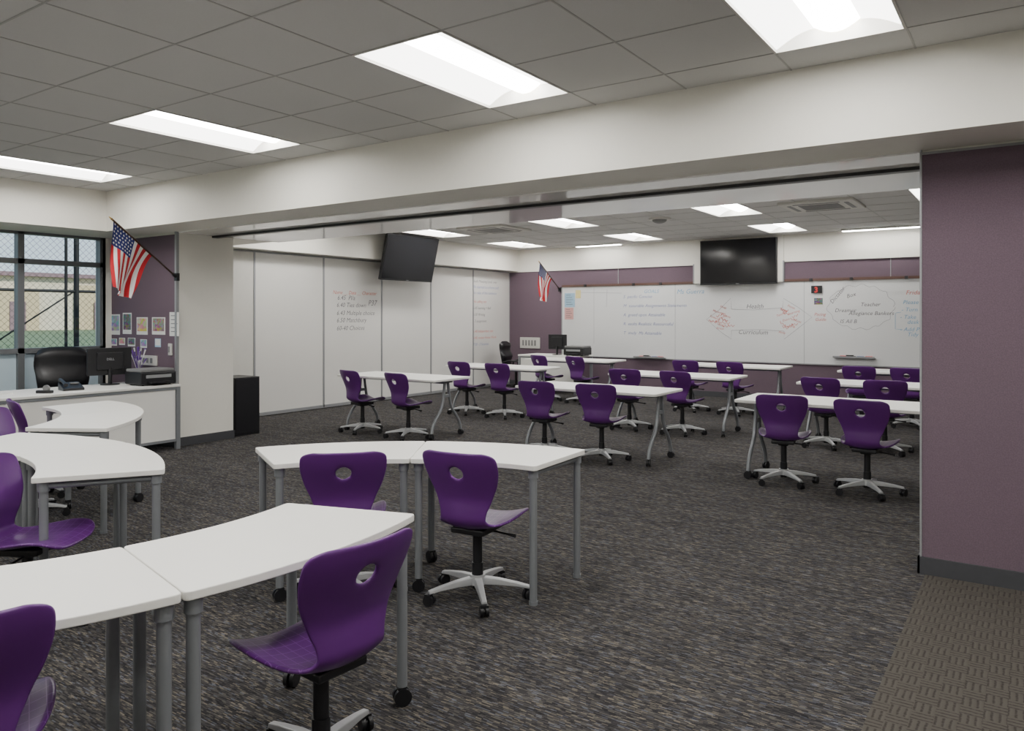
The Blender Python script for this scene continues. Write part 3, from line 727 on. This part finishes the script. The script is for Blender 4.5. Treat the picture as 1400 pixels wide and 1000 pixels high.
MB().prism([(-.08,-.025),(.08,-.025),(.08,.025),(-.08,.025)],0,.03).build('base','black',tp,.006); MB().tube([(0.02,-.012,.05),(0.02,.012,.05)],.033,18).build('tape_roll','grey',tp)
pc=empty('paper_stack',(-8.55,3.3,ZTB),.3,'white papers lying on the near end of the teacher desk','papers'); MB().box(-.11,.11,-.15,.15,0,.012).build('sheets','paper',pc)
pom=empty('decoration',(-8.76,4.92,ZTB),0,'purple and white foil decoration in a cup beside the monitor','decoration')
MB().tube([(0,0,0),(0,0,.11)],[.03,.038],14).build('cup','black',pom)
q=MB()
for k in range(26):
    a=random.uniform(0,2*PI); t=random.uniform(.02,.10); e=Vector((t*math.cos(a),t*math.sin(a),random.uniform(.25,.42)))
    q.tube([(0,0,.1),e*.6+Vector((0,0,.05)),e],[.003,.003,.010],5,mi=k%2)
q.build('foil_strands',['purpleacc','fwhite'],pom)
def exec_chair(x,y,rz,label,s=1):
    r=empty('office_chair',(x,y,0),rz,label,'office chair')
    q=MB(); n=16
    def padgrid(w0,w1,z0,z1,yb,dep):
        vs=[]
        for side in (0,1):
            for j in range(n+1):
                v=j/n
                for i in range(n+1):
                    u=-1+2*i/n; w=w0+(w1-w0)*math.sin(min(1,v*1.25)*PI/2)
                    rd=(1-abs(u)**4)**.5*(1-abs(2*v-1)**6)**.5
                    top=1-.16*max(0,(v-.75)/.25)**2
                    y_=yb+(-1 if side else 1)*dep*rd-.10*v+.025*math.cos(v*14)*(1-side)
                    vs.append((u*w*top,y_,z0+(z1-z0)*(v-.06*abs(u)**4*(v>.9))))
        fs=[]
        for side in (0,1):
            o=side*(n+1)**2
            for j in range(n):
                for i in range(n):
                    f=(o+j*(n+1)+i,o+j*(n+1)+i+1,o+(j+1)*(n+1)+i+1,o+(j+1)*(n+1)+i); fs.append(f if not side else tuple(reversed(f)))
        return vs,fs
    v,f=padgrid(.23,.29,.50,1.17,-.22,.06); q.add(v,f,True); q.build('backrest','blacksoft',r)
    MB().box(-.26,.26,-.24,.26,.44,.53).build('seat','blacksoft',r,.04,4)
    for sx in (-1,1): MB().tube([(sx*.28,-.22,.5),(sx*.30,-.2,.66),(sx*.30,-.05,.70),(sx*.30,.18,.69),(sx*.28,.2,.5)],.022,8).build('armrest','black',r)
    MB().tube([(0,0,.08),(0,0,.45)],.03,12).build('gas_column','black',r)
    q=MB()
    for k in range(5):
        a=2*PI*k/5; q.tube([(0,0,.11),(.3*math.cos(a),.3*math.sin(a),.07)],[.03,.018],8); caster(q,.3*math.cos(a),.3*math.sin(a),.028,a)
    q.build('star_base','black',r)
    return r
exec_chair(-9.04,4.29,math.radians(-98),'black leather high back office chair behind the teacher desk')
exec_chair(-8.95,13.2,math.radians(-80),'black office chair at the far corner desk').scale=(.85,.85,.85)
bc=empty('cabinet',(-8.52,6.12,0),0,'low black cabinet standing behind the cream column','cabinet')
MB().box(-.22,.22,-.2,.17,.0,.742).build('body','black',bc,.003); MB().box(.22,.228,-.19,.16,.03,.73).build('door','black',bc,.002)
# ---------------------------------------------------------------- world and sun
wd=bpy.data.worlds.new('world'); bpy.context.scene.world=wd; wd.use_nodes=True; nt=wd.node_tree
bg=nt.nodes['Background']; tc=nt.nodes.new('ShaderNodeTexCoord'); sx=nt.nodes.new('ShaderNodeSeparateXYZ'); rp=nt.nodes.new('ShaderNodeValToRGB')
nt.links.new(tc.outputs['Generated'],sx.inputs[0]); nt.links.new(sx.outputs[2],rp.inputs[0]); nt.links.new(rp.outputs[0],bg.inputs[0])
e=rp.color_ramp.elements; e[0].position=0; e[0].color=(.72,.82,.88,1); e[1].position=.5; e[1].color=(.30,.50,.75,1)
bg.inputs[1].default_value=1.7
sl=bpy.data.lights.new('sun','SUN'); sl.energy=4.2; sl.angle=.02; sl.color=(1,.93,.80); so=bpy.data.objects.new('sun',sl); C.objects.link(so)
so.rotation_euler=Vector((-.8,-.25,-.6)).to_track_quat('-Z','Y').to_euler()
